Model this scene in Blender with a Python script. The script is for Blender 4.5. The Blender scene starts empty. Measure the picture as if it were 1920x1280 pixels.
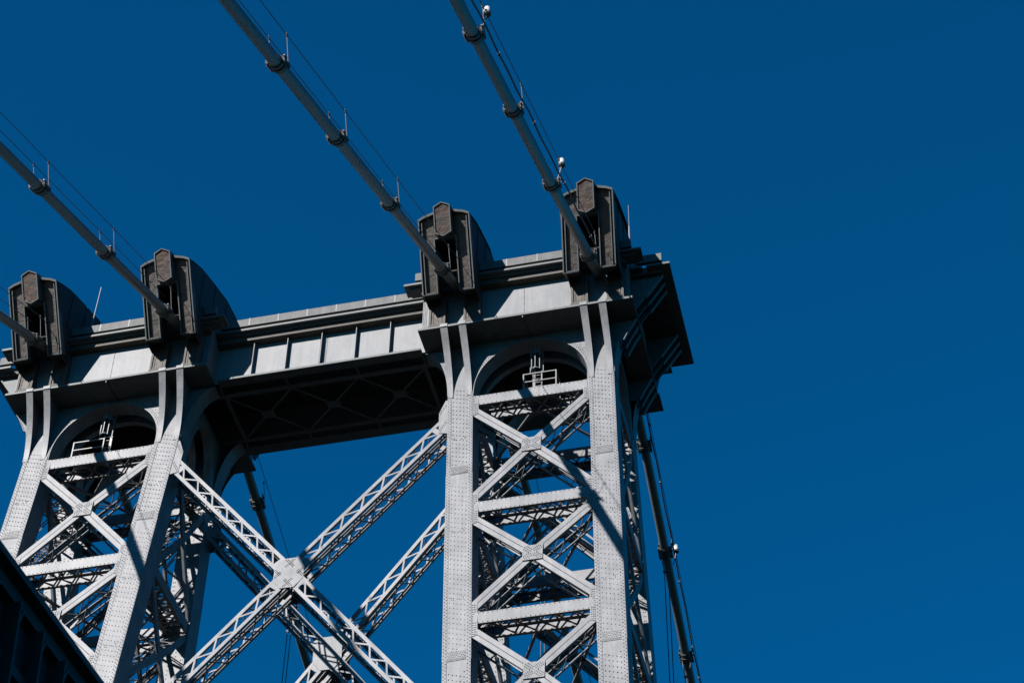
import bpy, math, random
from mathutils import Vector, Matrix
random.seed(7)
scene = bpy.context.scene
COL = scene.collection
GZ = 97.6                      # height of the tower datum (entablature underside + 3.2 m) above the water
V = Vector

# ------------------------------------------------------------------ materials
def nt(name):
    m = bpy.data.materials.new(name); m.use_nodes = True
    t = m.node_tree; b = t.nodes['Principled BSDF']
    return m, t, b

def paint(name, c1, c2, scale=.9, rough=.5, streak=.0, rust=None, rust_amt=.0, spec=.35, bump=.0):
    m, t, b = nt(name)
    tc = t.nodes.new('ShaderNodeTexCoord')
    n = t.nodes.new('ShaderNodeTexNoise'); n.inputs['Scale'].default_value = scale
    n.inputs['Detail'].default_value = 8; n.inputs['Roughness'].default_value = .62
    t.links.new(tc.outputs['Object'], n.inputs['Vector'])
    r = t.nodes.new('ShaderNodeValToRGB')
    r.color_ramp.elements[0].position = .34; r.color_ramp.elements[1].position = .66
    r.color_ramp.elements[0].color = (*c1, 1); r.color_ramp.elements[1].color = (*c2, 1)
    t.links.new(n.outputs['Fac'], r.inputs['Fac'])
    col = r.outputs['Color']
    if streak:
        mp = t.nodes.new('ShaderNodeMapping'); mp.inputs['Scale'].default_value = (5, 5, .35)
        t.links.new(tc.outputs['Object'], mp.inputs['Vector'])
        n2 = t.nodes.new('ShaderNodeTexNoise'); n2.inputs['Scale'].default_value = 1.0; n2.inputs['Detail'].default_value = 6
        t.links.new(mp.outputs['Vector'], n2.inputs['Vector'])
        r2 = t.nodes.new('ShaderNodeValToRGB'); r2.color_ramp.elements[0].position = .35; r2.color_ramp.elements[1].position = .7
        r2.color_ramp.elements[0].color = (1, 1, 1, 1)
        k = 1 - streak; r2.color_ramp.elements[1].color = (k, k * .99, k * .97, 1)
        t.links.new(n2.outputs['Fac'], r2.inputs['Fac'])
        mx = t.nodes.new('ShaderNodeMix'); mx.data_type = 'RGBA'; mx.blend_type = 'MULTIPLY'; mx.inputs[0].default_value = 1
        t.links.new(col, mx.inputs[6]); t.links.new(r2.outputs['Color'], mx.inputs[7]); col = mx.outputs[2]
    if rust:
        n3 = t.nodes.new('ShaderNodeTexNoise'); n3.inputs['Scale'].default_value = scale * 1.7; n3.inputs['Detail'].default_value = 10
        n3.inputs['Roughness'].default_value = .7
        mp3 = t.nodes.new('ShaderNodeMapping'); mp3.inputs['Location'].default_value = (13, 7, 3)
        t.links.new(tc.outputs['Object'], mp3.inputs['Vector']); t.links.new(mp3.outputs['Vector'], n3.inputs['Vector'])
        r3 = t.nodes.new('ShaderNodeValToRGB'); r3.color_ramp.elements[0].position = .68 - rust_amt; r3.color_ramp.elements[1].position = .78 - rust_amt * .7
        r3.color_ramp.elements[0].color = (0, 0, 0, 1); r3.color_ramp.elements[1].color = (1, 1, 1, 1)
        t.links.new(n3.outputs['Fac'], r3.inputs['Fac'])
        mx = t.nodes.new('ShaderNodeMix'); mx.data_type = 'RGBA'
        t.links.new(r3.outputs['Color'], mx.inputs[0]); t.links.new(col, mx.inputs[6]); mx.inputs[7].default_value = (*rust, 1); col = mx.outputs[2]
    t.links.new(col, b.inputs['Base Color'])
    b.inputs['Roughness'].default_value = rough
    b.inputs['Specular IOR Level'].default_value = spec
    if bump:
        bp = t.nodes.new('ShaderNodeBump'); bp.inputs['Strength'].default_value = bump; bp.inputs['Distance'].default_value = .05
        n4 = t.nodes.new('ShaderNodeTexNoise'); n4.inputs['Scale'].default_value = scale * 2.2; n4.inputs['Detail'].default_value = 4
        t.links.new(tc.outputs['Object'], n4.inputs['Vector']); t.links.new(n4.outputs['Fac'], bp.inputs['Height'])
        t.links.new(bp.outputs['Normal'], b.inputs['Normal'])
    return m

M_WHITE = paint('pale_grey_paint', (.104, .107, .116), (.158, .159, .168), .8, .55, .2, rust=(.098, .090, .084), rust_amt=.04, bump=.25)
M_PANEL = paint('pale_panel_paint', (.126, .130, .138), (.158, .160, .168), .5, .55, .16, rust=(.112, .108, .104), rust_amt=.02, bump=.4, spec=.3)
M_RIVET = paint('dark_rivet_paint', (.070, .071, .075), (.115, .116, .120), 3, .55)  # rivet heads in a darker tone than the plates
M_PARA = paint('weathered_parapet_paint', (0.0694, 0.0725, 0.0749), (0.0998, 0.0998, 0.0975), 1.3, .7, .25, rust=(0.0827, 0.0624, 0.0476), rust_amt=.08)
M_TRIM_SHADE = paint('grey_green_trim_and_shade', (0.0499, 0.0577, 0.0585), (0.0749, 0.0827, 0.0827), 2.0, .6)  # real trim colour; on soffit bracing, consoles, side brackets it paints in shade
M_BROWN = paint('brown_hood_paint', (.016, .012, .009), (.056, .043, .033), 1.4, .6, .35, rust=(.040, .015, .007), rust_amt=.10, bump=1.0)
M_RUST = paint('rusty_plaque_paint', (.012, .009, .007), (.044, .031, .024), 1.5, .65, .25, rust=(.055, .016, .006), rust_amt=.22, bump=1.0)
M_MOULD = paint('brown_moulding_paint', (0.0374, 0.0328, 0.0273), (0.0601, 0.0523, 0.0460), 2.2, .7, .1)
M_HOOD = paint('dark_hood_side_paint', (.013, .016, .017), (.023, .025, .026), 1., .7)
M_CABLE = paint('cable_wrap_paint', (.105, .111, .110), (.145, .149, .145), .35, .42, .15, rust=(.090, .076, .062), rust_amt=.05, spec=.5)
M_BAND = paint('cable_band_paint', (0.0437, 0.0460, 0.0437), (0.0702, 0.0733, 0.0702), 4, .5)
M_ROPE = paint('dark_wire_rope', (.03, .032, .036), (.05, .052, .056), 8, .6)
M_GALV = paint('galvanised_steel', (.098, .100, .105), (.128, .130, .135), 6, .45)
M_LAMP = paint('milky_lamp_glass', (.40, .39, .38), (.47, .46, .45), 3, .25)
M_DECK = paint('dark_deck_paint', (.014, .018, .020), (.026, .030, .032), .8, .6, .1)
M_YELLOW = paint('worn_kickboard_paint', (0.1412, 0.1248, 0.1030), (0.1794, 0.1630, 0.1412), 5, .6)
M_WATER = paint('dark_river_water', (.006, .010, .011), (.010, .014, .015), .05, .25)

# ------------------------------------------------------------------ mesh builder
class MB:
    def __init__(s): s.v = []; s.f = []; s.rv = set()
    def hexa(s, p):
        b = len(s.v); s.v += [V(q) for q in p]
        for f in ((0, 3, 2, 1), (4, 5, 6, 7), (0, 1, 5, 4), (1, 2, 6, 5), (2, 3, 7, 6), (3, 0, 4, 7)):
            s.f.append(tuple(b + i for i in f))
        return s
    def box(s, x0, x1, y0, y1, z0, z1):
        return s.hexa([(x0, y0, z0), (x1, y0, z0), (x1, y1, z0), (x0, y1, z0), (x0, y0, z1), (x1, y0, z1), (x1, y1, z1), (x0, y1, z1)])
    def bar(s, a, b, u, wu, w):
        """bar from a to b; section wu along (unit) u and w along the third axis"""
        a, b = V(a), V(b); t = (b - a).normalized(); u = V(u); u = (u - t * u.dot(t)).normalized(); n = t.cross(u)
        U = u * wu / 2; N = n * w / 2
        return s.hexa([a - U - N, a + U - N, a + U + N, a - U + N, b - U - N, b + U - N, b + U + N, b - U + N])
    def prism(s, poly, d):
        """closed polygon (3D, planar) extruded by vector d"""
        n = len(poly); b = len(s.v); d = V(d)
        s.v += [V(q) for q in poly] + [V(q) + d for q in poly]
        s.f.append(tuple(b + i for i in range(n))); s.f.append(tuple(b + n + i for i in reversed(range(n))))
        for i in range(n):
            j = (i + 1) % n; s.f.append((b + i, b + n + i, b + n + j, b + j))
        return s
    def strip(s, A, B, d):
        """slab between two polylines A and B (same length), thickness vector d"""
        n = len(A); b = len(s.v); d = V(d)
        for q in (A, B): s.v += [V(p) for p in q]
        for q in (A, B): s.v += [V(p) + d for p in q]
        for i in range(n - 1):
            a0, a1, b0, b1 = b + i, b + i + 1, b + n + i, b + n + i + 1
            s.f.append((a0, a1, b1, b0)); s.f.append((a0 + 2 * n, b0 + 2 * n, b1 + 2 * n, a1 + 2 * n))
            s.f.append((a0, a0 + 2 * n, a1 + 2 * n, a1)); s.f.append((b0, b1, b1 + 2 * n, b0 + 2 * n))
        for i in (0, n - 1): s.f.append((b + i, b + n + i, b + 3 * n + i, b + 2 * n + i))
        return s
    def tube(s, path, r, n=10, cap=True):
        path = [V(p) for p in path]; b = len(s.v); up = V((1, 0, 0))
        for i, p in enumerate(path):
            t = (path[min(i + 1, len(path) - 1)] - path[max(i - 1, 0)]).normalized()
            u = up if abs(t.dot(up)) < .9 else V((0, 0, 1))
            u = (u - t * u.dot(t)).normalized(); w = t.cross(u)
            rr = r[i] if isinstance(r, (list, tuple)) else r
            for k in range(n):
                a = 2 * math.pi * k / n; s.v.append(p + (u * math.cos(a) + w * math.sin(a)) * rr)
        for i in range(len(path) - 1):
            for k in range(n):
                k2 = (k + 1) % n; s.f.append((b + i * n + k, b + i * n + k2, b + (i + 1) * n + k2, b + (i + 1) * n + k))
        if cap:
            s.f.append(tuple(b + k for k in reversed(range(n)))); e = b + (len(path) - 1) * n; s.f.append(tuple(e + k for k in range(n)))
        return s
    def rivet(s, c, n, r=.034, h=.03):
        q = random.uniform(.88, 1.12); r *= q; h *= q
        c, n = V(c), V(n); u = n.orthogonal().normalized(); w = n.cross(u); b = len(s.v); fb = len(s.f); r *= .98; h *= 1.3
        for rr, hh in ((r, -.004), (r * .86, h * .6), (r * .4, h)):
            for k in range(6):
                a = math.pi * k / 3; s.v.append(c + (u * math.cos(a) + w * math.sin(a)) * rr + n * hh)
        for l in range(2):
            for k in range(6):
                k2 = (k + 1) % 6; s.f.append((b + l * 6 + k, b + l * 6 + k2, b + l * 6 + 6 + k2, b + l * 6 + 6 + k))
        s.f.append(tuple(b + 12 + k for k in range(6))); s.rv.update(range(fb, len(s.f)))
        return s
    def rivet_line(s, a, b, pitch, n, r=.034, h=.03, phase=0.):
        a, b = V(a), V(b); L = (b - a).length; t = (b - a) / L; x = pitch * phase + pitch / 2
        while x < L: s.rivet(a + t * x, n, r, h); x += pitch
        return s
    def build(s, name, mat, parent=None, smooth=False):
        base = parent_origin(parent)
        me = bpy.data.meshes.new(name)
        me.from_pydata([tuple(p + V((0, 0, GZ)) - base) for p in s.v], [], s.f)
        me.materials.append(mat)
        if s.rv:
            me.materials.append(M_RIVET)
            for k in s.rv: me.polygons[k].material_index = 1
        import bmesh
        bm = bmesh.new(); bm.from_mesh(me); bmesh.ops.recalc_face_normals(bm, faces=bm.faces); bm.to_mesh(me); bm.free()
        if smooth:
            for p in me.polygons: p.use_smooth = True
            me.set_sharp_from_angle(angle=math.radians(40))
        o = bpy.data.objects.new(name, me); COL.objects.link(o)
        if parent is not None: o.parent = parent
        return o
ORG = {}
def parent_origin(p):
    # top-level origin of an object chain, in world coordinates (parts carry no transform of their own)
    if p is None: return V((0, 0, 0))
    while p.parent is not None: p = p.parent
    return ORG.get(p.name, V((0, 0, 0)))
def thing(name, label, cat, loc, group=None):
    o = bpy.data.objects.new(name, None); o.empty_display_size = .5; COL.objects.link(o)
    o.location = V(loc) + V((0, 0, GZ)); ORG[o.name] = V(o.location); o['label'] = label; o['category'] = cat
    if group: o['group'] = group
    return o
def tag(o, label, cat, group=None):
    o['label'] = label; o['category'] = cat
    if group: o['group'] = group
    return o

# ------------------------------------------------------------------ the tower's lines
YC = 2.96                                                    # centre of the tower along the bridge
POST = [(-1, 17.70, .026), (-1, 8.98, .040), (1, 8.98, .040), (1, 17.70, .026)]
HW, PD = .78, 1.5                                            # half width and depth of a column
def px(i, z): s, x0, k = POST[i]; return s * (x0 - k * z)
def yf(z): return .08 * z                                    # front faces lean with the batter
def yr(z): return 2 * YC - .08 * z
ZT, ZB = -3.2, -95.0
NF = V((0, -1, .08)).normalized()

tower = thing('bridge_tower', 'pale riveted steel suspension bridge tower with four columns, arches and dark cornice', 'bridge tower', (0, YC, -GZ))

# columns ----------------------------------------------------------
SPL = [ZT, -14.54, -28.62, -42.7, -56.8, -71, ZB]
def column(i, front):
    m = MB()
    for k in range(len(SPL) - 1):
        z1, z0 = SPL[k], SPL[k + 1]; e = .0 if k % 2 == 0 else .014
        P = []
        for z in (z0, z1):
            c = px(i, z)
            y0, y1 = (yf(z) - e, yf(z) + PD) if front else (yr(z) - PD, yr(z) + e)
            P += [(c - HW - e, y0, z), (c + HW + e, y0, z), (c + HW + e, y1, z), (c - HW - e, y1, z)]
        m.hexa(P)
    if front:
        off = lambda x, z, d=.012: V((px(i, z) + x, yf(z) - d, z))
        # flange angles along both edges
        for s in (-1, 1):
            m.bar(off(s * .655, -7.6, .02), off(s * .655, -44, .02), (1, 0, 0), .235, .022)
        for c0, pit, ph in [(-.71, .24, 0), (-.60, .24, .5), (.60, .24, 0), (.71, .24, .5)]:
            m.rivet_line(off(c0, -7.9, .03), off(c0, -36, .03), pit, NF, .033, .030, ph - .5)
        for q, c0 in enumerate((-.42, -.21, 0, .21, .42)):
            z = -7.2 - .07 * q
            while z > -36:
                near = min(abs(z - s) for s in SPL[1:4])
                if near > .75: m.rivet(off(c0, z), NF, .032, .028)
                z -= .36
        for s in SPL[1:3]:
            m.bar(off(0, s + .06, .016), off(0, s + .70, .016), (1, 0, 0), 1.06, .024)
            m.bar(off(0, s - .005, .018), off(0, s + .02, .018), (1, 0, 0), 1.50, .02)
            for r in range(5):
                for q in range(11): m.rivet(off(-.47 + q * .094 + (.047 if r % 2 else 0) * (q < 10), s + .12 + r * .115, .028), NF, .027, .026)
        # diaphragm rivet groups
        for z0 in (-11.6, -19.2, -24.3, -31.9):
            for dx, dz in ((-.32, .0), (-.32, .13), (-.21, -.03), (.11, .02), (.32, .05), (.32, .18), (.21, .22)):
                m.rivet(off(dx, z0 + dz), NF, .03, .028)
    else:
        off = lambda x, z: V((px(i, z) + x, yr(z) - PD - .004, z))
        for c0 in (-.68, -.57, .57, .68, -.2, .2): m.rivet_line(off(c0, -9), off(c0, -34), .3, (0, -1, 0), .034, .03)
    o = m.build('column', M_WHITE, tower)
    return o
for i in range(4):
    for fr in (True, False): column(i, fr)

# laced members ----------------------------------------------------
def zig(m, A, B, C, D, pitch, w, th, n, double=False):
    """lacing bars between line A-B and line C-D"""
    A, B, C, D = V(A), V(B), V(C), V(D); k = max(2, round((B - A).length / pitch))
    for q in range(k):
        a, b = q / k, (q + 1) / k
        p0, p1 = A.lerp(B, a), A.lerp(B, b); q0, q1 = C.lerp(D, a), C.lerp(D, b)
        if double: m.bar(p0, q1, n, th, w); m.bar(q0, p1, n, th, w)
        elif q % 2 == 0: m.bar(p0, q1, n, th, w)
        else: m.bar(q0, p1, n, th, w)

def strut(A, B, depth, h, rivets=True, pitch=1.1, single=False):
    """horizontal strut: front plate, rear plate, lacing above and below. A,B = mid height of the front face"""
    A, B, d = V(A), V(B), V(depth); t = (B - A).normalized(); dn = d.normalized(); up = t.cross(dn); up = up if up.z > 0 else -up
    m = MB(); H = up * (h / 2)
    for o in (d * .0, d):
        s = 1 if o.length < .01 else -1
        m.bar(A + o, B + o, up, h, .03)
        for k in (-1, 1): m.bar(A + o + H * k * .9 + dn * .09 * s, B + o + H * k * .9 + dn * .09 * s, up, .05, .16)
    for k in (-1, 1):
        zig(m, A + H * k * .97 + d * .04, B + H * k * .97 + d * .04, A + H * k * .97 + d * .96, B + H * k * .97 + d * .96, pitch, .10, .03, up, True)
    if rivets:
        nf = -dn
        for k in (-1, 1): m.rivet_line(A + H * k * .84 + nf * .016, B + H * k * .84 + nf * .016, .26, nf, .03, .028)
    return m

def cross_brace(c, ends, depth, rivets=True, w=.60):
    """X of four arms meeting at c. front: twin plates with a slit; rear: twin angles; lacing between"""
    m = MB(); c, d = V(c), V(depth); dn = d.normalized()
    for e in ends:
        e = V(e); t = (e - c).normalized(); p = t.cross(dn)
        for s in (-1, 1):
            m.bar(c + p * s * w * .26, e + p * s * w * .26, p, w * .46, .03)
            m.bar(c + p * s * w * .05 + dn * .08, e + p * s * w * .05 + dn * .08, p, .035, .14)
            m.bar(c + p * s * w * .47 + dn * .08, e + p * s * w * .47 + dn * .08, p, .035, .14)
            m.bar(c + d + p * s * w * .34, e + d + p * s * w * .34, p, w * .22, .03)
            m.bar(c + d + p * s * w * .42 - dn * .07, e + d + p * s * w * .42 - dn * .07, p, .035, .12)
        for s in (-1, 1):
            zig(m, c + t * .5 + p * s * w * .4 + dn * .1, e + p * s * w * .4 + dn * .1, c + t * .5 + p * s * w * .4 + d * .95, e + p * s * w * .4 + d * .95, 1.0, .075, .025, p)
    return m

def plate(poly, d, rv=(), n=NF):
    m = MB(); m.prism(poly, d)
    for r in rv: m.rivet(r, n, .03, .028)
    return m

LV = [-8.39, -17.40, -25.80, -34.3, -42.9]                   # strut levels (mid height)
XC = [-12.86, -21.55, -29.95, -38.6]
SD = V((0, 1.45, 0))
for a, b in ((0, 1), (2, 3)):
    for front in (True, False):
        Y = (lambda z: yf(z) - .01) if front else (lambda z: yr(z) + .01)
        sg = 1 if front else -1
        for k, z in enumerate(LV):
            A = V((px(a, z) + HW, Y(z) + sg * .045, z)); B = V((px(b, z) - HW, Y(z) + sg * .045, z))
            strut(A, B, SD * sg, .74, front).build('strut', M_WHITE, tower)
            for side, i in ((1, a), (-1, b)):
                # gusset plates at the column edge
                z0, z1 = z - 1.30, z + (.42 if k == 0 else 1.15)
                f = lambda x, zz, o=0.: V((px(i, zz) + side * (HW + x), Y(zz) + sg * (.012 + o), zz))
                poly = [f(-.02, z0), f(.34, z0 + .10), f(.34, z1 - .02), f(-.02, z1)]
                rv = []
                if front:
                    for zz in range(int((z1 - z0 - .2) / .16)):
                        for x in (.07, .16, .25):
                            if not (.25 < x + .1 and abs(z0 + .15 + zz * .16 - z) < .3): rv.append(f(x, z0 + .15 + zz * .16, -.004))
                plate(poly, (0, sg * .026, 0), rv).build('gusset_plate', M_WHITE, tower)
        for k, z in enumerate(XC):
            zt, zb = LV[k] - .98, LV[k + 1] + .85
            cx = (px(a, z) + px(b, z)) / 2; yo = sg * .05
            C0 = V((cx, Y(z) + yo, z))
            ends = []
            for i, s in ((a, 1), (b, -1)):
                for zz in (zt, zb): ends.append(V((px(i, zz) + s * (HW + .12), Y(zz) + yo, zz)))
            cross_brace(C0, ends, SD * sg, front).build('cross_brace', M_WHITE, tower)
            f = lambda x, dz, o=0.: V((cx + x, Y(z + dz) + sg * (-.035 + o), z + dz))
            rv = []
            if front:
                for q in range(5):
                    for w_ in (-.15, .0, .15):
                        for sx in (-1, 1):
                            for sz in (-1, 1):
                                t = .15 + q * .115 + (.05 if w_ else 0); x = sx * (t * .74 - w_ * .6); dz = sz * (t * .68 + w_ * .62)
                                if .03 < sx * x < .52 and .03 < sz * dz < .49: rv.append(f(x, dz, -.004))
            plate([f(-.57, -.54), f(.57, -.54), f(.57, .54), f(-.57, .54)], (0, sg * .05, 0), rv).build('gusset_plate', M_WHITE, tower)

# braces between the front and rear column of each leg --------------
for i in range(4):
    for k, z in enumerate(LV):
        for s in (-1, 1):
            pass
        y0, y1 = yf(z) + PD, yr(z) - PD
        A = V((px(i, z) + .70, y0, z)); B = V((px(i, z) + .70, y1, z))
        strut(A, B, (-1.4, 0, 0), .74, False, .7).build('strut', M_WHITE, tower)
    for k, z in enumerate(XC):
        zt, zb = LV[k] - .55, LV[k + 1] + .55
        c = V((px(i, z) + .70, YC, z))
        ends = [V((px(i, zz) + .70, yy, zz)) for zz in (zt, zb) for yy in (yf(zz) + PD - .1, yr(zz) - PD + .1)]
        cross_brace(c, ends, (-1.4, 0, 0), False, .42).build('cross_brace', M_WHITE, tower)
# horizontal diaphragm frames inside each leg -------------------------
for a, b in ((0, 1), (2, 3)):
    for z in LV:
        m = MB(); y0, y1 = yf(z) + 1.5, yr(z) - 1.5; xa, xb = px(a, z) + HW, px(b, z) - HW
        zig(m, (xa, y0, z + .2), (xb, y0, z + .2), (xa, y1, z + .2), (xb, y1, z + .2), (xb - xa) / 2, .16, .10, (0, 0, 1), True)
        m.build('diaphragm_frame', M_WHITE, tower)

# big sway brace between the two legs ----------------------------------
def sway(front):
    Y = (lambda z: yf(z)) if front else (lambda z: yr(z)); sg = 1 if front else -1
    zc = -20.52; D = 1.45; W = .92; ch = .215
    root = MB(); 
    C0 = V((0, Y(zc) + sg * .05, zc))
    ends = [V((s * 8.55, Y(-9.9) + sg * .05, -9.9)) for s in (-1, 1)] + [V((s * 9.7, Y(-32.8) + sg * .05, -32.8)) for s in (-1, 1)]
    m = MB(); dn = V((0, sg, -.08 * 0)).normalized(); d = dn * D
    for e in ends:
        t = (e - C0).normalized(); p = t.cross(dn).normalized(); L = (e - C0).length
        for o in (0, 1):
            for s in (-1, 1):
                c1 = C0 + t * .2 + d * o + p * s * (W - ch) / 2; e1 = e + d * o + p * s * (W - ch) / 2
                m.bar(c1, e1, p, ch, .03)
                for r in (-1, 1):
                    q = p * (ch / 2 - .015) * r + dn * (.085 if o == 0 else -.085)
                    m.bar(c1 + q, e1 + q, p, .03, .15)
            a0 = C0 + t * 1.35 + d * o
            zig(m, a0 + p * (W / 2 - .18), e + d * o + p * (W / 2 - .18), a0 - p * (W / 2 - .18), e + d * o - p * (W / 2 - .18), .86, .10, .025, dn)
            for tt in (1.15, L - .9):
                m.bar(C0 + t * tt + d * o - p * (W / 2 - .2), C0 + t * tt + d * o + p * (W / 2 - .2), dn, .03, .34)
        for s in (-1, 1):
            a0 = C0 + t * 1.2 + p * s * (W / 2 - .04)
            zig(m, a0 + d * .08, e + p * s * (W / 2 - .04) + d * .08, a0 + d * .92, e + p * s * (W / 2 - .04) + d * .92, .95, .085, .025, p)
    m.build('sway_brace', M_WHITE, tower)
    oct_ = [(-.42, -1.12), (.42, -1.12), (.88, -.52), (.88, .52), (.42, 1.12), (-.42, 1.12), (-.88, .52), (-.88, -.52)]
    for o in (0, 1):
        poly = [V((x, Y(zc + z) + sg * (-.002 + o * (D + .10)), zc + z)) for x, z in oct_]
        rv = []
        if front and o == 0:
            for e in ends:
                t = (e - C0).normalized(); p = t.cross(V((0, 1, 0))).normalized()
                for s in (-.52, -.42, .42, .52):
                    for q in range(8):
                        r = C0 + t * (.25 + q * .1) + p * s; r.y = Y(r.z) - .006
                        if abs(r.x) < .82 and abs(r.z - zc) < 1.05: rv.append(r)
        plate(poly, (0, sg * .03, 0), rv).build('gusset_plate', M_WHITE, tower)
    for s in (-1, 1):
        i = 2 if s > 0 else 1
        for zt, zb in ((-8.0, -10.9), (-31.4, -34.6)):
            f = lambda x, z, o=0.: V((px(i, z) - s * (HW + x), Y(z) + sg * (.006 + o), z))
            poly = [f(-.02, zt), f(.12, zt), f(.52, zt - 1.05), f(.52, zb + .12), f(-.02, zb)]
            rv = []
            if front:
                for q in range(6):
                    for w_ in (0, .13):
                        rv.append(f(.42 - q * .07 + w_ * .3, zt - 1.15 + q * .13 + w_, -.004)); rv.append(f(.42 - q * .07 + w_ * .3, zb + .25 + q * .13 + w_, -.004))
            plate(poly, (0, sg * .03, 0), rv).build('gusset_plate', M_WHITE, tower)
sway(True); sway(False)

# arched spandrel plates ------------------------------------------------
def ell(cx, cz, a, b, n=28, a0=0, a1=math.pi):
    return [(cx + a * math.cos(a0 + (a1 - a0) * k / n), cz + b * math.sin(a0 + (a1 - a0) * k / n)) for k in range(n + 1)]
def arch_front(a, b, sg, off, rivets, soffit):
    Y = lambda z: (yf(z) + off) if sg > 0 else (yr(z) - off)
    cx = (px(a, -7) + px(b, -7)) / 2; ra = (px(b, -7) - px(a, -7)) / 2 - HW - .02
    pts = ell(cx, -7.35, ra, 3.80); m = MB()
    pts = [(cx + ra, -8.05)] + pts + [(cx - ra, -8.05)]
    top = []
    for x, z in pts:
        top.append((x, ZT - .02))
    top[0] = (cx + ra + .5, -8.05); top[1] = (cx + ra + .5, ZT - .02); top[-1] = (cx - ra - .5, -8.05); top[-2] = (cx - ra - .5, ZT - .02)
    A = [V((x, Y(z), z)) for x, z in pts]; B = [V((x, Y(z), z)) for x, z in top]
    m.strip(A, B, (0, sg * .03, 0))
    if rivets:
        for k in range(1, 60):
            t = math.pi * k / 60
            for q, dr in enumerate((.10, .21, .38)):
                if q == 2 and k % 2: continue
                x, z = cx + (ra + dr) * math.cos(t + q * .026), -7.35 + (3.8 + dr) * math.sin(t + q * .026)
                if z < ZT - .1: m.rivet((x, Y(z) - .004, z), NF, .03, .028)
    if soffit:
        A = [V((x, Y(z) - sg * .02, z)) for x, z in pts]; B = [V((x, Y(z) + sg * soffit, z)) for x, z in pts]
        out = []
        n = len(pts)
        AA = A; BB = B
        for k in range(n - 1):
            x0, z0 = pts[k]; x1, z1 = pts[k + 1]
            d0 = V((cx - x0, 0, -7.35 - z0)).normalized() * .035
            m.hexa([AA[k], AA[k + 1], BB[k + 1], BB[k], AA[k] + d0, AA[k + 1] + d0, BB[k + 1] + d0, BB[k] + d0])
    return m
for a, b in ((0, 1), (2, 3)):
    arch_front(a, b, 1, .02, True, 1.05).build('arch_plate', M_WHITE, tower)
    arch_front(a, b, 1, 1.75, False, .35).build('arch_plate', M_WHITE, tower)
    arch_front(a, b, -1, .02, False, 1.05).build('arch_plate', M_WHITE, tower)
    arch_front(a, b, -1, 1.75, False, .35).build('arch_plate', M_WHITE, tower)
# spandrels of the side faces (between front and rear column)
for i in range(4):
    for s in (-1, 1):
        m = MB(); yc = YC; ra = (yr(-7) - yf(-7)) / 2 - PD + .02
        pts = [(yc + ra, -9.6)] + ell(yc, -8.6, ra, 4.7) + [(yc - ra, -9.6)]
        top = [(y, ZT - .02) for y, z in pts]
        top[0] = (yc + ra + .5, -9.6); top[1] = (yc + ra + .5, ZT - .02); top[-1] = (yc - ra - .5, -9.6); top[-2] = (yc - ra - .5, ZT - .02)
        A = [V((px(i, z) + s * (HW - .01), y, z)) for y, z in pts]; B = [V((px(i, z) + s * (HW - .01), y, z)) for y, z in top]
        m.strip(A, B, (-s * .03, 0, 0))
        B = [q + V((-s * .5, 0, 0)) for q in A]
        for k in range(len(pts) - 1):
            d0 = V((0, yc - pts[k][0], -8.6 - pts[k][1])).normalized() * .035
            m.hexa([A[k], A[k + 1], B[k + 1], B[k], A[k] + d0, A[k + 1] + d0, B[k + 1] + d0, B[k] + d0])
        m.build('arch_plate', M_WHITE, tower)
# quarter-round haunches beside the columns -------------------------------
def haunch(i, side, sg, wd, h=4.2):
    Y = lambda z: yf(z) + .02 if sg > 0 else yr(z) - .02
    m = MB(); n = 16; A = []; B = []
    for k in range(n + 1):
        t = math.pi / 2 * k / n; x = wd * (1 - math.sin(t)) ; z = -3.38 - h * (1 - math.cos(t))
        x = wd * (1 - math.sin(t)); 
        A.append((px(i, z) + side * (HW + x), z)); B.append((px(i, z) + side * (HW - .02), z))
    A3 = [V((x, Y(z), z)) for x, z in A]; B3 = [V((x, Y(z), z)) for x, z in B]
    m.strip(A3, B3, (0, sg * .03, 0))
    d = V((side * .035, 0, -.01)); E = [q + V((0, sg * 1.05, 0)) for q in A3]
    for k in range(n): m.hexa([A3[k] - V((0, sg * .02, 0)), A3[k + 1] - V((0, sg * .02, 0)), E[k + 1], E[k], A3[k] + d - V((0, sg * .02, 0)), A3[k + 1] + d - V((0, sg * .02, 0)), E[k + 1] + d, E[k] + d])
    if sg > 0:
        for k in range(3, 30):
            t = math.pi / 2 * k / 32; z = -3.38 - h * (1 - math.cos(t)); x = wd * (1 - math.sin(t))
            for q in (.09, .2):
                if x - q > .05: m.rivet((px(i, z) + side * (HW + x - q), Y(z) - .004, z - .05 * q), NF, .03, .028)
    m.build('haunch', M_WHITE, tower)
for sg in (1, -1):
    haunch(0, 1 * -1, sg, 1.45); haunch(1, 1, sg, 1.5); haunch(2, -1, sg, 1.5); haunch(3, 1, sg, 1.45)

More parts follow.
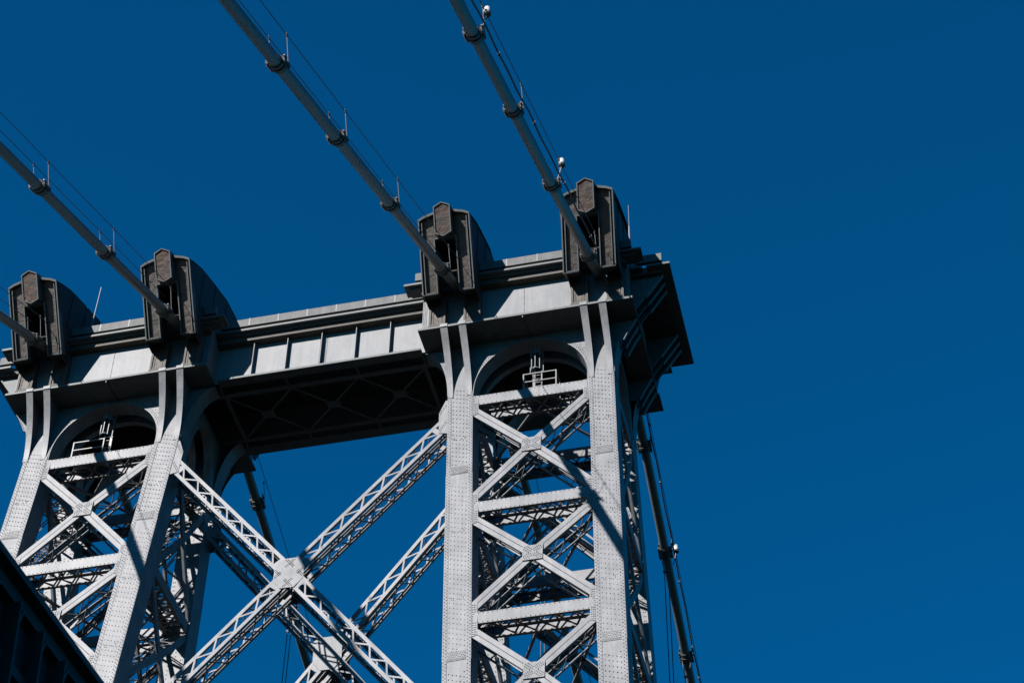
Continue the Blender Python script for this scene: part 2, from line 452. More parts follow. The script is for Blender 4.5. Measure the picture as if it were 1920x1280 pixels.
# flaring brackets (two per column) carrying the projecting ledge -----------
def bracket(xc_top, xc_bot, sg, proj):
    m = MB(); n = 18; z0, z1 = -7.85, ZT - .0
    F0, F1, W0 = [], [], []
    for k in range(n + 1):
        f = k / n; z = z0 + (z1 - z0) * f; o = proj * f ** 1.7 + .05
        xc = xc_bot + (xc_top - xc_bot) * f; w = .165 + .06 * f
        y = yf(z) - o if sg > 0 else yr(z) + o
        F0.append(V((xc - w, y, z))); F1.append(V((xc + w, y, z))); W0.append((xc, y, z))
    m.strip(F0, F1, (0, sg * .05, 0))
    A = [V((x - .04, y + sg * .03, z)) for x, y, z in W0]; B = [V((x - .04, (yf(z) + .01) if sg > 0 else (yr(z) - .01), z)) for x, y, z in W0]
    m.strip(A, B, (.08, 0, 0))
    m.bar(W0[-1] if False else V((xc_top, (yf(z1) - proj - .055) if sg > 0 else (yr(z1) + proj + .055), z1 - .02)), V((xc_top, (yf(z1) - proj - .055) if sg > 0 else (yr(z1) + proj + .055), z1 + .22)), (1, 0, 0), .46, .05)
    if sg > 0:
        for s in (-1, 1):
            for q in range(5): m.rivet((xc_bot + s * .11, yf(-7.6 + q * .12) - .065 - .0 * q, -7.75 + q * .12), NF, .025, .022)
    m.build('bracket', M_WHITE, tower)
FX = [(-17.95, -18.0), (-9.10, -9.28), (9.05, 9.27), (17.75, 17.90)]
for t, b in FX:
    for s in (-.58, .58):
        bracket(t + s, b + s, 1, 1.86); bracket(t + s, b + s, -1, 1.86)

# entablature -----------------------------------------------------------
XL, XR = 6.95, 19.85                                          # ends of the projecting bays
def rib(x, y0, y1, z0, z1, w=.05): return MB().box(x - w / 2, x + w / 2, y0, y1, z0, z1)
# walls
m = MB(); m.box(-XL, XL, -.10, -.05, -3.05, .6); o = m.build('wall_panel', M_PANEL, tower)
for x in (-4.49, -2.26, 0, 2.26, 4.49):
    m = MB(); m.box(x - .022, x + .022, -.42, -.10, -3.05, .05); m.box(x + .03, x + .17, -.135, -.10, -3.05, .05)
    if abs(x) < .1:
        for s in (-.16, -.08, .22, .30): m.rivet_line((x + s, -.10, -3.0), (x + s, -.10, 0), .115, (0, -1, 0), .026, .024, .5 if s in (-.16, .30) else 0)
    m.build('stiffener_rib', M_PANEL, tower)
for s in (-1, 1):
    m = MB(); a, b = sorted((s * XL, s * XR)); m.box(a, b, -1.66, -1.60, -3.05, .6)
    for x in (a + .06, a + .16, a + .26): m.rivet_line((x, -1.66, -3.0), (x, -1.66, .2), .10, (0, -1, 0), .026, .024, .0 if x != a + .16 else .5)
    m.rivet_line((s * 13.40, -1.66, -3.0), (s * 13.40, -1.66, .1), .105, (0, -1, 0), .028, .026)
    for x in (b - .07, b - .17, b - .27): m.rivet_line((x, -1.66, -3.0), (x, -1.66, .2), .10, (0, -1, 0), .026, .024)
    m.build('wall_panel', M_PANEL, tower)
    for x, y1 in ((s * (XL + .025), -.05), (s * (XR - .025), 6.0)): MB().box(x - .025, x + .025, -1.60, y1, -3.05, .6).build('wall_panel', M_PANEL, tower)
m = MB(); m.box(-XR + .06, XR - .06, 6.02, 6.07, -3.05, .6); m.build('wall_panel', M_PANEL, tower)
# the same projecting bays on the far side
for s in (-1, 1):
    a, b = sorted((s * XL, s * XR)); R = 2 * YC
    MB().box(a, b, R + 1.60, R + 1.66, -3.05, .6).build('wall_panel', M_PANEL, tower)
    for x in (a + .025, b - .025): MB().box(x - .025, x + .025, R + .16, R + 1.60, -3.05, .6).build('wall_panel', M_PANEL, tower)
    a2, b2 = sorted((s * (XL - .12), s * (XR + .42))); MB().box(a2, b2, R + .65, R + 2.15, -3.22, -3.06).build('ledge', M_TRIM_SHADE, tower)
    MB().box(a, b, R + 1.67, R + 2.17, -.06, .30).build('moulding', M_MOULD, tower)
    MB().box(a - 1.05, b + 1.05, R + 1.7, R + 2.63, .447, .607).build('cornice', M_TRIM_SHADE, tower)
# ceiling and roof
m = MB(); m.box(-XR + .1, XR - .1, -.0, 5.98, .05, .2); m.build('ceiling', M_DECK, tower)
m = MB(); m.box(-XR - .8, XR + .8, -.9, 6.9, .62, .80); m.build('roof', M_PARA, tower)
# ledge
m = MB(); m.box(-XL + .35, XL - .35, -.55, .10, -3.22, -3.06); m.build('ledge', M_TRIM_SHADE, tower)
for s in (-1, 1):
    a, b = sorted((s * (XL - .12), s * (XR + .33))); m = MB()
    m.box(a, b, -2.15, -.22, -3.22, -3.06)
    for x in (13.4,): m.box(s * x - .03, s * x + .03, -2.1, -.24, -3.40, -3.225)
    m.build('ledge', M_TRIM_SHADE, tower)
    m = MB(); x0, x1 = sorted((s * (XR - 1.1), s * (XR + .33))); m.box(x0, x1, -.215, 6.6, -3.215, -3.055); m.build('ledge', M_TRIM_SHADE, tower)
m = MB(); m.box(-XR + 1.2, XR - 1.2, 5.8, 6.55, -3.225, -3.065); m.build('ledge', M_TRIM_SHADE, tower)
# soffit framing of the portal
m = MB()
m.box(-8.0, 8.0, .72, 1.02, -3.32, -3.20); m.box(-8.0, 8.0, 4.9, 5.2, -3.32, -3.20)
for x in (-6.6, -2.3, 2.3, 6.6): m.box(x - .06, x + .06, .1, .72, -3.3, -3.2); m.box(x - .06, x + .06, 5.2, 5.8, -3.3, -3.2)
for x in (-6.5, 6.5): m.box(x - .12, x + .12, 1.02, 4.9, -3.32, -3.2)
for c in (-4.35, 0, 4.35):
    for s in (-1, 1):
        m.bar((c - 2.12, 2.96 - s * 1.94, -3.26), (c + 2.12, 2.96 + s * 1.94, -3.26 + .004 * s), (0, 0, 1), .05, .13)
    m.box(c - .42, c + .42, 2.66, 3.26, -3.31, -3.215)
m.build('soffit_bracing', M_TRIM_SHADE, tower)  # darker than the pale steel: underside shade put into the colour
# mouldings, cornice, parapet
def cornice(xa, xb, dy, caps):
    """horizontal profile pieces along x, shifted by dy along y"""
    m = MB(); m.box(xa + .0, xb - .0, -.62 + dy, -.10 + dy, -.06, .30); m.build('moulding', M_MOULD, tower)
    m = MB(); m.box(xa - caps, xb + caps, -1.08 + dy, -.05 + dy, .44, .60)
    m.box(xa - caps + .3, xb + caps - .3, -.80 + dy, -.06 + dy, .302, .438); m.build('cornice', M_TRIM_SHADE, tower)
cornice(-XL + .02, XL - .02, 0, 0)
for s in (-1, 1):
    a, b = sorted((s * XL, s * XR)); cornice(a, b, -1.55, 1.05)
    x0, x1 = sorted((s * (XR + 1.1), s * 22.4))
    m = MB(); m.box(x0, x1, -1.08, 8.0, .445, .605); m.build('cornice', M_TRIM_SHADE, tower)
    x0, x1 = sorted((s * XR, s * 21.9)); m = MB(); m.box(x0, x1, -.62, 7.6, .25, .44); m.build('moulding', M_MOULD, tower)
    for y in (-.35, .33, 1.01, 4.95, 5.63, 6.31):
        m = MB(); a, b = V((s * 20.75, y, -1.5)), V((s * 21.85, y, .16)); m.bar(a, b, (0, 1, 0), .22, .07)
        m.prism([V((s * 19.87, y - .03, -2.6)), V((s * 20.0, y - .03, -2.6)), V((s * 20.75, y - .03, -1.45)), V((s * 21.8, y - .03, .14)), V((s * 19.87, y - .03, .14))], (0, .06, 0)); m.build('console', M_TRIM_SHADE, tower)  # console colour darkened to imitate the shade under the cornice
        n = 12; A, B, C2 = [], [], []
        for k in range(n + 1):
            f = .62 + .38 * k / n; z = -7.6 + 4.3 * f; xx = abs(px(3, z)) + HW + .02 + (20.1 - abs(px(3, -3.3)) - HW) * f ** 1.7
            A.append(V((s * xx, y - .11, z))); B.append(V((s * xx, y + .11, z))); C2.append((xx, z))
        m = MB(); m.strip(A, B, (-s * .05, 0, 0))
        m.strip([V((s * (x - .04), y - .03, z)) for x, z in C2], [V((s * (abs(px(3, z)) + HW), y - .03, z)) for x, z in C2], (0, .06, 0))
        m.build('bracket', M_TRIM_SHADE, tower)  # darker than the front brackets: shade of the side face painted in
m = MB(); m.box(-21.5, 21.5, 6.1, 7.6, .442, .602); m.build('cornice', M_TRIM_SHADE, tower)
def parapet(xa, xb, y):
    m = MB(); m.box(xa, xb, y, y + .25, 1.0, 1.64); m.box(xa, xb, y + .45, y + .6, .60, 1.0)
    n = int((xb - xa) / 2.15)
    m.build('parapet', M_PARA, tower)
    for k in range(1, n + 1):
        x = xa + (xb - xa) * k / (n + 1); q = MB(); q.box(x - .05, x + .05, y - .012, y + .2, 1.005, 1.65); q.build('parapet_joint', M_PANEL, tower)
parapet(-XL + .2, XL - .2, -.92)
for s in (-1, 1):
    a, b = sorted((s * (XL - .4), s * (XR + .4))); parapet(a, b, -2.45)
    x0, x1 = sorted((s * (XR + .45), s * 21.9)); m = MB(); m.box(x0, x1, -.92, -.67, 1.0, 1.64); m.box(x0, x1, -.45, -.3, .6, 1.0); m.build('parapet', M_PARA, tower)
    x0, x1 = sorted((s * 21.6, s * 21.85)); m = MB(); m.box(x0, x1, -.66, 7.0, 1.0, 1.63); m.build('parapet', M_PARA, tower)

# saddle housings ----------------------------------------------------------
EU = V((1, 0, 0)); EV = V((0, -.49, .872)).normalized(); EW = V((0, .872, .49)).normalized()
ROOF = [(-5.65, 2.92), (-4.62, 3.55), (-3.63, 4.09), (-2.77, 4.44), (-1.98, 4.73), (-1.07, 5.07), (-.14, 5.37), (.6, 5.56), (1.3, 5.68), (2.2, 5.77), (2.96, 5.80)]
ROOF = ROOF + [(2 * YC - y, z) for y, z in reversed(ROOF[:-1])]
HX = [-17.86, -8.93, 9.16, 18.08]                                # cable planes
HOODX = [-17.95, -9.02, 9.07, 17.99]                              # housings
def housing(hx, lean):
    eu = (EU + EV * 0).normalized(); 
    O = V((hx, -3.27, -1.33))
    # a slight lean of the face follows the column below
    L = lambda u, v, w=0.: O + EU * (u + lean * (v - 2.5)) + EV * v + EW * w
    hw = 1.64
    body = bpy.data.objects.new('saddle_housing', None); COL.objects.link(body); body.parent = tower; body.empty_display_size = .5
    # side walls, following the cable curve
    for s in (-1, 1):
        x = hx + s * (hw - .06)
        front = [V((x, (O + EV * v).y + .12, (O + EV * v).z)) for v in (-.05, 4.75)]
        P = [V((x, -3.13, -1.37)), front[1]] + [V((x, y, z - .12)) for y, z in ROOF[1:-1]] + [V((x, 2 * YC - front[1].y, front[1].z)), V((x, 2 * YC + 3.13, -1.37))]
        m = MB(); m.prism(P, (s * .05, 0, 0))
        # battens on the side
        for y in (-3.2, -1.2, .9, 2.96, 5.0, 7.1):
            zt = max(z for yy, z in ROOF if abs(yy - y) < 1.2) - .5
            m.bar((x + s * .07, y, 1.0), (x + s * .07, y, zt), (0, 1, 0), .12, .05)
        m.build('side_wall', M_HOOD, body)
    # roof skin, arched across
    sec = [(-hw, 0), (-hw * .75, .20), (-hw * .4, .34), (0, .38), (hw * .4, .34), (hw * .75, .20), (hw, 0)]
    m = MB(); b = len(m.v); n = len(sec)
    for y, z in ROOF:
        lx = lean * 2.3 if y < 0 else 0
        for u, h in sec: m.v.append(V((hx + u + lx, y, z + h)))
    for k in range(len(ROOF) - 1):
        for q in range(n - 1): m.f.append((k * n + q, k * n + q + 1, (k + 1) * n + q + 1, (k + 1) * n + q))
    c0 = len(m.v)
    for y, z in ROOF:
        lx = lean * 2.3 if y < 0 else 0
        for u, h in sec: m.v.append(V((hx + u * .98 + lx, y, z + h - .1)))
    for k in range(len(ROOF) - 1):
        for q in range(n - 1): m.f.append((c0 + k * n + q, c0 + (k + 1) * n + q, c0 + (k + 1) * n + q + 1, c0 + k * n + q + 1))
    m.build('roof', M_TRIM_SHADE, body)
    # face: frame edges
    m = MB()
    top = [(-hw, 4.85), (-1.25, 5.04), (-.66, 5.19), (0, 5.26), (.66, 5.19), (1.25, 5.04), (hw, 4.85)]
    for k in range(len(top) - 1):
        a, b2 = top[k], top[k + 1]
        m.hexa([L(a[0], a[1] - .12, -.05), L(b2[0], b2[1] - .12, -.05), L(b2[0], b2[1] - .12, .45), L(a[0], a[1] - .12, .45), L(a[0], a[1] + .03, -.05), L(b2[0], b2[1] + .03, -.05), L(b2[0], b2[1] + .03, .45), L(a[0], a[1] + .03, .45)])
    def vb(u0, u1, v0, v1, w0, w1):
        m.hexa([L(u0, v0, w0), L(u1, v0, w0), L(u1, v0, w1), L(u0, v0, w1), L(u0, v1, w0), L(u1, v1, w0), L(u1, v1, w1), L(u0, v1, w1)])
    for s in (-1, 1):
        vb(*sorted((s * hw, s * (hw - .07))), -.08, 4.80, -.05, .5)          # outer edge angle
        vb(*sorted((s * (hw - .19), s * (hw - .24))), .05, 4.70, .02, .3)     # bead round the panel
        vb(*sorted((s * .66, s * .72)), -.06, 3.55, .0, .45)                  # jamb of the opening
        vb(*sorted((s * .80, s * (hw - .2))), .0, .06, .03, .3)              # foot of the panel
    vb(-.66, .66, 3.46, 3.54, .02, .5)
    m.build('front_frame', M_TRIM_SHADE, body)
    for s in (-1, 1):
        # recessed brown sheet: leg and shoulder
        P = [(s * .70, .0), (s * (hw - .10), .0), (s * (hw - .10), 4.78), (s * 1.25, 4.92), (s * .66, 5.06), (s * .02, 5.12), (s * .02, 3.56), (s * .70, 3.56)]
        m = MB(); m.prism([L(u, v, .22) for u, v in P], EW * .06)
        for q in (1.25, 2.6, 3.8): m.bar(L(s * .8, q, .218), L(s * (hw - .27), q + .02, .218), EV, .03, .02)
        m.build('front_panel', M_BROWN, body)
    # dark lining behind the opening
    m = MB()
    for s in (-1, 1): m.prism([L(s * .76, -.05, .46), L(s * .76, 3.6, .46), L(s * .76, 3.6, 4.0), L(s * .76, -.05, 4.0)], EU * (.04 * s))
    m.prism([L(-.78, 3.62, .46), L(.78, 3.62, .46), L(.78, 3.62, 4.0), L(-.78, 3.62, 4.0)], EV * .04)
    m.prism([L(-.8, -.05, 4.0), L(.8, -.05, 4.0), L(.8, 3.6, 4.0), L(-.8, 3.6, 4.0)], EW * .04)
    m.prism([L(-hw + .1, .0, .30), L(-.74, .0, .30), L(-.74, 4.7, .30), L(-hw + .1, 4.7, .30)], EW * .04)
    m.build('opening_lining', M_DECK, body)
    m = MB(); m.bar(L(-.66, 1.35, .3), L(.66, 1.35, .3), EV, .07, .07); m.build('cross_rod', M_RUST, body)
    # hexagonal keystone plaque
    hexa = [(-.53, 5.42), (0, 5.67), (.53, 5.42), (.53, 3.66), (0, 3.42), (-.53, 3.66)]
    m = MB(); m.prism([L(u * .93, 4.545 + (v - 4.545) * .95, -.42) for u, v in hexa], EW * .9); pl = m.build('plaque', M_RUST, body)
    m = MB()
    for k in range(6):
        a, b2 = hexa[k], hexa[(k + 1) % 6]; i0 = (a[0] * .88, 4.545 + (a[1] - 4.545) * .94); i1 = (b2[0] * .88, 4.545 + (b2[1] - 4.545) * .94)
        m.hexa([L(*a, -.48), L(*b2, -.48), L(*i1, -.48), L(*i0, -.48), L(*a, .5), L(*b2, .5), L(*i1, .5), L(*i0, .5)])
    m.build('plaque_frame', M_TRIM_SHADE, body)
    # pedestal legs standing on the ledge
    for s in (-1, 1):
        x0, x1 = sorted((hx + .05 + s * .58, hx + .05 + s * 1.62))
        m = MB(); m.box(x0 + .10, x1 - .10, -2.06, -1.70, -2.95, -.5); m.build('pedestal_panel', M_BROWN, body)
        m = MB()
        m.box(x0, x0 + .13, -2.13, -1.67, -2.95, -.5); m.box(x1 - .13, x1, -2.13, -1.67, -2.95, -.5)
        m.box(x0 - .03, x1 + .03, -2.16, -1.67, -3.055, -2.95); m.box(x0 + .13, x1 - .13, -2.10, -1.75, -2.95, -2.78)
        for q in (0,): m.box(x0 + .22, x0 + .28, -2.09, -1.9, -2.78, -.6), m.box(x1 - .28, x1 - .22, -2.09, -1.9, -2.78, -.6)
        m.build('pedestal', M_MOULD, body)
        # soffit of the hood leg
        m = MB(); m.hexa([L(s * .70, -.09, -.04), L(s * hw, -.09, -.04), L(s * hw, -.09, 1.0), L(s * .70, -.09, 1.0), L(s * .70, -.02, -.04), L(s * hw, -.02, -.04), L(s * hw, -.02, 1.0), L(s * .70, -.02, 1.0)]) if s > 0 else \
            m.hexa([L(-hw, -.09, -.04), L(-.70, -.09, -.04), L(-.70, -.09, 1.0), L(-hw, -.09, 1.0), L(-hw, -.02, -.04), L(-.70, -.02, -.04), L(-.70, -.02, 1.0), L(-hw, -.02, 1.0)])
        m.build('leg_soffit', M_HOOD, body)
    return body
LEAN = [-.033, -.02, .026, .07]
for i in range(4): housing(HOODX[i], LEAN[i])

# ------------------------------------------------------------------ main cables
FR = [(.514, 1.44), (.447, 1.46), (.560, 1.41), (.510, .56)]
RR = [(-.37, 4.3), (-.322, 3.99), (-.205, 4.0), (-.443, 5.07)]
BANDS = [[-4.3, -12.7], [-21.98, -13.45, -4.9], [-33.78, -25.22, -16.08, -5.4], [-32.3, -24.37, -15.25, -4.9]]
RBAND = [[14.2, 22.8], [14.15, 22.77], [14.3, 22.9], [13.6, 20.84, 28.24]]
RC = .30
CL = ['suspension cable over the leftmost column, cropped by the left edge of the photo',
      'suspension cable entering the second housing from the left of the tower',
      'suspension cable entering the third housing, left of the rightmost cable',
      'rightmost suspension cable carrying white globe lamps and a black power cord']
cables = []
def cable_z(i, y):
    if y < -2.5: return FR[i][0] * y + FR[i][1]
    if y > 8.4: return RR[i][0] * y + RR[i][1]
    a = FR[i][0] * -2.5 + FR[i][1]; b = RR[i][0] * 8.4 + RR[i][1]; t = (y + 2.5) / 10.9
    h = 10.9; m0, m1 = FR[i][0] * h, RR[i][0] * h
    return (2 * t ** 3 - 3 * t ** 2 + 1) * a + (t ** 3 - 2 * t ** 2 + t) * m0 + (-2 * t ** 3 + 3 * t ** 2) * b + (t ** 3 - t ** 2) * m1
for i in range(4):
    x = HX[i]
    c = thing('main_cable', CL[i], 'suspension cable', (x, -3.2, cable_z(i, -3.2)), 'main suspension cables')
    cables.append(c)
    ys = [-75 + k * .725 for k in range(100)] + [-2.5 + 10.9 * k / 14 for k in range(0, 14)] + [8.4 + k * .74 for k in range(91)]
    m = MB(); m.tube([(x, y, cable_z(i, y)) for y in ys], RC, 20); m.build('cable_strand', M_CABLE, c, True)
    for rear, lst in ((False, list(BANDS[i])), (True, RBAND[i])):
        lst = [y for y in lst if y < 900]
        if not rear: lst = sorted(set(lst + ([-21.2] if i == 0 else []) + ([-30] if i == 1 else [])))
        for y in lst:
            sl = FR[i][0] if not rear else RR[i][0]
            t = V((0, 1, sl)).normalized(); nrm = V((1, 0, 0)).cross(t); P = V((x, y, cable_z(i, y)))
            m = MB()
            m.tube([P - t * .42, P - t * .36, P + t * .36, P + t * .42], [.315, .365, .365, .315], 20)
            m.tube([P - t * .08, P + t * .08], .42, 20)
            for s in (-1, 1):
                m.bar(P - t * .42 + V((s * .40, 0, 0)), P + t * .42 + V((s * .40, 0, 0)), (1, 0, 0), .14, .16)
                for q in range(5):
                    B = P + t * (-.36 + q * .18) + V((s * .42, 0, 0)); m.tube([B - nrm * .17, B + nrm * .17], .045, 6)
            m.build('cable_band', M_BAND, c)
            for s in (-1, 1):
                # galvanised bracket lugs and rope posts
                m = MB(); B = P + V((.50 if s > 0 else -.36, 0, .05)); m.bar(B - t * .62 + nrm * .08, B - t * .25 + nrm * .05, (1, 0, 0), .09, .06)
                h = 1.58
                tip = B + V((0, -.6, 1.30)); m.tube([B, tip], .021, 6); rp = m.build('rope_post', M_GALV, c)
                MB().tube([tip + V((0, .05, -.11)), tip + V((0, -.03, .07))], .05, 8).build('rope_clip', M_ROPE, rp)
    for s in (-1, 1):
        h = 1.63
        for rear, y0, y1 in ((False, -75, -4.2), (True, 9.4, 75)):
            m = MB(); n = 24
            m.tube([(x + (.50 if s > 0 else -.36), y0 + (y1 - y0) * k / n, cable_z(i, y0 + (y1 - y0) * k / n) + h) for k in range(n + 1)], .022, 5)
            m.build('hand_rope', M_ROPE, c)

# suspender ropes hanging from rear cable bands
def suspender(i, y, dx, label):
    m = MB(); z = cable_z(i, y); P = V((HX[i], y, z))
    for s in (-1, 1): m.tube([(HX[i] + s * .34, y, z), (HX[i] + s * .13, y - .02, z - 1.6), (HX[i] + s * .11, y, -72)], .032, 6)
    m.bar((HX[i] - .22, y, z - 1.62), (HX[i] + .22, y, z - 1.62), (0, 0, 1), .14, .12)
    tag(m.build('suspender_rope', M_ROPE), label, 'suspender rope', 'suspender ropes')
suspender(1, 22.77, 0, 'pair of thin dark suspender ropes hanging behind the big lattice brace')
suspender(3, 20.84, 0, 'pair of thin dark suspender ropes hanging right of the rightmost column')
suspender(3, 28.24, 0, 'short visible pair of suspender ropes at the lower end of the right rear cable')
suspender(2, 22.9, 0, 'pair of dark suspender ropes seen through the bracing of the right leg')

# lamps and the power cord on the right cable
def lamp(y, label):
    i = 3; sl = FR[3][0] if y < 0 else RR[3][0]
    B = V((HX[i] + .48, y - .4, cable_z(i, y) - .10))
    t = thing('cable_lamp', label, 'lamp', B, 'white globe lamps on the right cable')
    m = MB(); m.tube([B + V((-.1, 0, .0)), B + V((.05, 0, .55)), B + V((.14, -.02, 1.0))], .035, 6); m.build('bracket', M_GALV, t)
    C0 = B + V((.16, -.02, 1.0)); m = MB(); m.tube([C0, C0 + V((0, 0, .05)), C0 + V((0, 0, .18)), C0 + V((0, 0, .22))], [.14, .19, .19, .15], 12); m.build('lamp_base', M_BAND, t, True)
    m = MB(); m.tube([C0 + V((0, 0, .22)), C0 + V((0, 0, .30)), C0 + V((0, 0, .46)), C0 + V((0, 0, .58)), C0 + V((0, 0, .66)), C0 + V((0, 0, .69))], [.165, .18, .165, .135, .08, .02], 14); m.build('lamp_globe', M_LAMP, t, True)
lamp(-32.1, 'white globe lamp on the right cable at the top edge of the photo')
lamp(-15.25, 'white globe lamp on the right cable just above its hooded housing')
lamp(21.9, 'white globe lamp on the rear cable right of the tower')
def cord(y0, y1, h, label):
    m = MB(); n = 80
    P = []
    for k in range(n + 1):
        y = y0 + (y1 - y0) * k / n; sag = .10 * math.sin((y + 32) / 9.05 * math.pi) ** 2
        P.append((HX[3] + .50 + .02 * math.sin(y * 1.3), y, cable_z(3, y) + h - sag))
    m.tube(P, .05, 6)
    for k in range(0, n, 11): m.bar(V(P[k]) + V((0, 0, -.10)), V(P[k]) + V((0, 0, .10)), (1, 0, 0), .12, .10)
    tag(m.build('power_cord', M_ROPE), label, 'power cord', 'power cords of the cable lamps')
cord(-60, -4.6, .60, 'black power cord running up beside the right front cable')
cord(9.6, 60, .75, 'black power cord running down beside the right rear cable')

# ------------------------------------------------------------------ ladders and platforms under the arches
def platform(xc, dx, label, lab2, flip):
    z = -7.98; y0 = yf(z) + .12
    t = thing('access_platform', label, 'platform', (xc, y0 + .5, z), 'maintenance platforms above the top struts')
    m = MB(); m.box(xc - 1.02, xc + 1.02, y0 + .14, y0 + 1.3, z - .02, z + .06); m.build('floor_grating', M_GALV, t)
    m = MB(); m.box(xc - 1.05, xc + 1.08, y0 + .07, y0 + .12, z + .02, z + .20); m.build('kick_board', M_YELLOW, t)
    m = MB()
    for x in (xc - 1.0, xc + 1.0):
        m.bar((x, y0 + .16, z + .06), (x, y0 + .16, z + 1.45), (1, 0, 0), .07, .07); m.bar((x, y0 + 1.25, z + .06), (x, y0 + 1.25, z + 1.45), (1, 0, 0), .07, .07)
        for h in (.78, 1.42): m.bar((x, y0 + .16, z + h), (x, y0 + 1.25, z + h), (0, 0, 1), .055, .055)
    for h in (.78, 1.42): m.bar((xc - 1.0, y0 + .16, z + h), (xc + 1.0, y0 + .16, z + h), (0, 0, 1), .06, .06)
    m.build('railing', M_GALV, t)
    lx = xc + dx; y = y0 + 1.35
    t = thing('caged_ladder', lab2, 'ladder', (lx, y, z), 'caged ladders under the arches')
    m = MB()
    for s in (-.24, .24): m.bar((lx + s, y, z), (lx + s, y, .0), (1, 0, 0), .16 if s * flip < 0 else .07, .06)
    m.build('rail', M_GALV, t)
    m = MB(); zz = z + .3
    while zz < -.2: m.bar((lx - .24, y, zz), (lx + .24, y, zz), (0, 0, 1), .035, .035); zz += .3
    m.build('rungs', M_GALV, t)
    m = MB()
    hoop = lambda zz: [V((lx + .42 * math.cos(a) , y - .08 - .75 * math.sin(a), zz)) for a in [math.pi * k / 10 for k in range(11)]]
    for zz in (z + 2.3, z + 3.6, z + 4.9, z + 6.2):
        H = hoop(zz); w = .20 if zz > z + 3.5 and zz < z + 3.7 else .06
        for k in range(10): m.hexa([H[k], H[k + 1], H[k + 1] + V((0, .03, 0)), H[k] + V((0, .03, 0)), H[k] + V((0, 0, w)), H[k + 1] + V((0, 0, w)), H[k + 1] + V((0, .03, w)), H[k] + V((0, .03, w))])
    for k in (1, 3, 5, 7, 9):
        a, b = hoop(z + 2.3)[k], hoop(z + 6.3)[k]; m.bar(a, b, (1, 0, 0), .045, .02)
    m.build('cage', M_GALV, t)
platform(14.1, -.38, 'railed maintenance platform on the top strut of the right leg', 'caged ladder under the arch of the right leg', 1)
platform(-14.65, .6, 'railed maintenance platform on the top strut of the left leg', 'caged ladder under the arch of the left leg', -1)

# antennas
m = MB(); m.tube([(-15.86, -1.0, 1.6), (-15.82, -1.0, 3.9)], .07, 8); m.tube([(-15.82, -1.0, 3.9), (-15.74, -1.0, 6.9)], .032, 6)
tag(m.build('antenna', M_GALV), 'slim white whip antenna on the roof beside the leftmost housing', 'antenna', 'roof antennas')
m = MB(); m.tube([(19.62, 1.2, .8), (19.62, 1.2, 6.95)], .06, 8); m.tube([(19.62, 1.2, 6.95), (19.62, 1.2, 9.0)], .022, 6)
tag(m.build('antenna', M_GALV), 'slim whip antenna on the roof right of the rightmost housing', 'antenna', 'roof antennas')

# ------------------------------------------------------------------ bridge deck passing the tower low down
deck = thing('bridge_deck', 'dark plate girder edge of the bridge deck, seen from below at the lower left', 'bridge deck', (0, -63.5, -76))
deck.rotation_euler.x = math.atan(.0916)          # the deck climbs towards mid-span
XD = 18.0
m = MB(); m.box(XD - .06, XD, -110, -3, -74.980, -71.680); m.build('girder_web', M_DECK, deck)
m = MB(); m.box(XD - .35, XD + .42, -110, -3, -71.780, -71.640); m.box(XD + .002, XD + .20, -110, -3, -72.080, -71.800); m.box(XD + .002, XD + .30, -110, -3, -75.130, -74.980); m.box(XD + .002, XD + .14, -110, -3, -73.330, -73.130)
m.build('girder_flange', M_DECK, deck)
y = -109.
k = 0
while y < -4:
    m = MB(); m.box(XD + .002, XD + .34, y - .03, y + .03, -74.980, -72.090); m.box(XD + .003, XD + .09, y + .03, y + .15, -74.980, -72.090)
    m.prism([V((XD + .01, y + .2, -73.080)), V((XD + .30, y + .2, -72.130)), V((XD + .01, y + .2, -72.130))], (0, .05, 0))
    if -82 < y < -40: m.build('stiffener_rib', M_DECK, deck)
    y += 1.05; k += 1
m = MB(); m.box(-XD, XD - .1, -110, -3, -76.380, -75.980)
for q in range(18): m.box(-XD, XD - .1, -108 + q * 6 - .2, -108 + q * 6 + .2, -77.780, -76.380)
m.build('floor_system', M_DECK, deck)

# ------------------------------------------------------------------ setting
me = bpy.data.meshes.new('water'); me.from_pydata([(-4000, -4000, 0), (4000, -4000, 0), (4000, 4000, 0), (-4000, 4000, 0)], [], [(0, 1, 2, 3)]); me.materials.append(M_WATER)
w = bpy.data.objects.new('water', me); COL.objects.link(w); w['kind'] = 'structure'

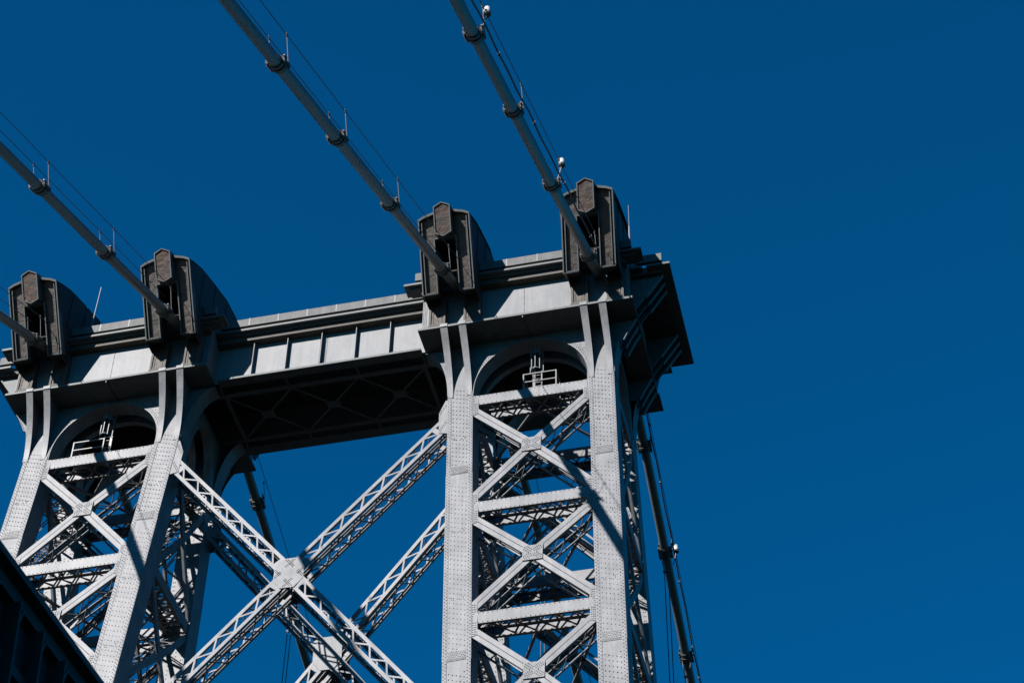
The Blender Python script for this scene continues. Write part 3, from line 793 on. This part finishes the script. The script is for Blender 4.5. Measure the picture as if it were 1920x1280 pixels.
# ------------------------------------------------------------------ light
SUN = V((-.55, -1.0, .70)).normalized()
EL = math.asin(SUN.z); AZ = math.atan2(SUN.x, SUN.y)
sd = bpy.data.lights.new('sun', 'SUN'); sd.energy = 5.0; sd.angle = math.radians(.5); sd.color = (1, .965, .93)
so = bpy.data.objects.new('sun', sd); COL.objects.link(so); so.rotation_euler = (-SUN).to_track_quat('-Z', 'Y').to_euler(); so.location = SUN * 300
w = bpy.data.worlds.new('World'); scene.world = w; w.use_nodes = True
t = w.node_tree; t.nodes.clear()
out = t.nodes.new('ShaderNodeOutputWorld'); bg = t.nodes.new('ShaderNodeBackground'); sk = t.nodes.new('ShaderNodeTexSky')
sk.sky_type = 'NISHITA'; sk.sun_disc = False; sk.sun_elevation = EL; sk.sun_rotation = AZ % (2 * math.pi)
sk.altitude = 0; sk.air_density = 1.0; sk.dust_density = .0; sk.ozone_density = 6.0
mx = t.nodes.new('ShaderNodeMix'); mx.data_type = 'RGBA'; mx.blend_type = 'MULTIPLY'; mx.inputs[0].default_value = 1
mx.inputs[7].default_value = (.010, .66, .92, 1)
t.links.new(sk.outputs['Color'], mx.inputs[6]); t.links.new(mx.outputs[2], bg.inputs['Color']); t.links.new(bg.outputs['Background'], out.inputs['Surface'])
bg.inputs['Strength'].default_value = .05

# ------------------------------------------------------------------ camera
R = [[0.9743206440624028, 0.22481848729539874, 0.012487206414298804], [-0.15048909827594492, 0.6914375758152888, -0.7065883596909659], [-0.16748824989806796, 0.6865644372678252, 0.7075146356261451]]
cam = bpy.data.cameras.new('camera'); co = bpy.data.objects.new('camera', cam); COL.objects.link(co)
r, d, f = (V(q) for q in R)
M = Matrix.Identity(4)
for k in range(3): M[k][0] = r[k]; M[k][1] = -d[k]; M[k][2] = -f[k]
M.translation = V((34.219972820831714, -90.00989303744821, -95.93886666260778 + GZ))
co.matrix_world = M
cam.sensor_width = 36; cam.lens = 75; cam.clip_start = .5; cam.clip_end = 9000
cam.dof.use_dof = True; cam.dof.focus_distance = 128; cam.dof.aperture_fstop = 2.8
scene.camera = co
scene.cycles.diffuse_bounces = 1; scene.cycles.caustics_reflective = False; scene.cycles.caustics_refractive = False
vs = scene.view_settings; vs.view_transform = 'Standard'; vs.look = 'None'; vs.exposure = 1.18; vs.gamma = 1
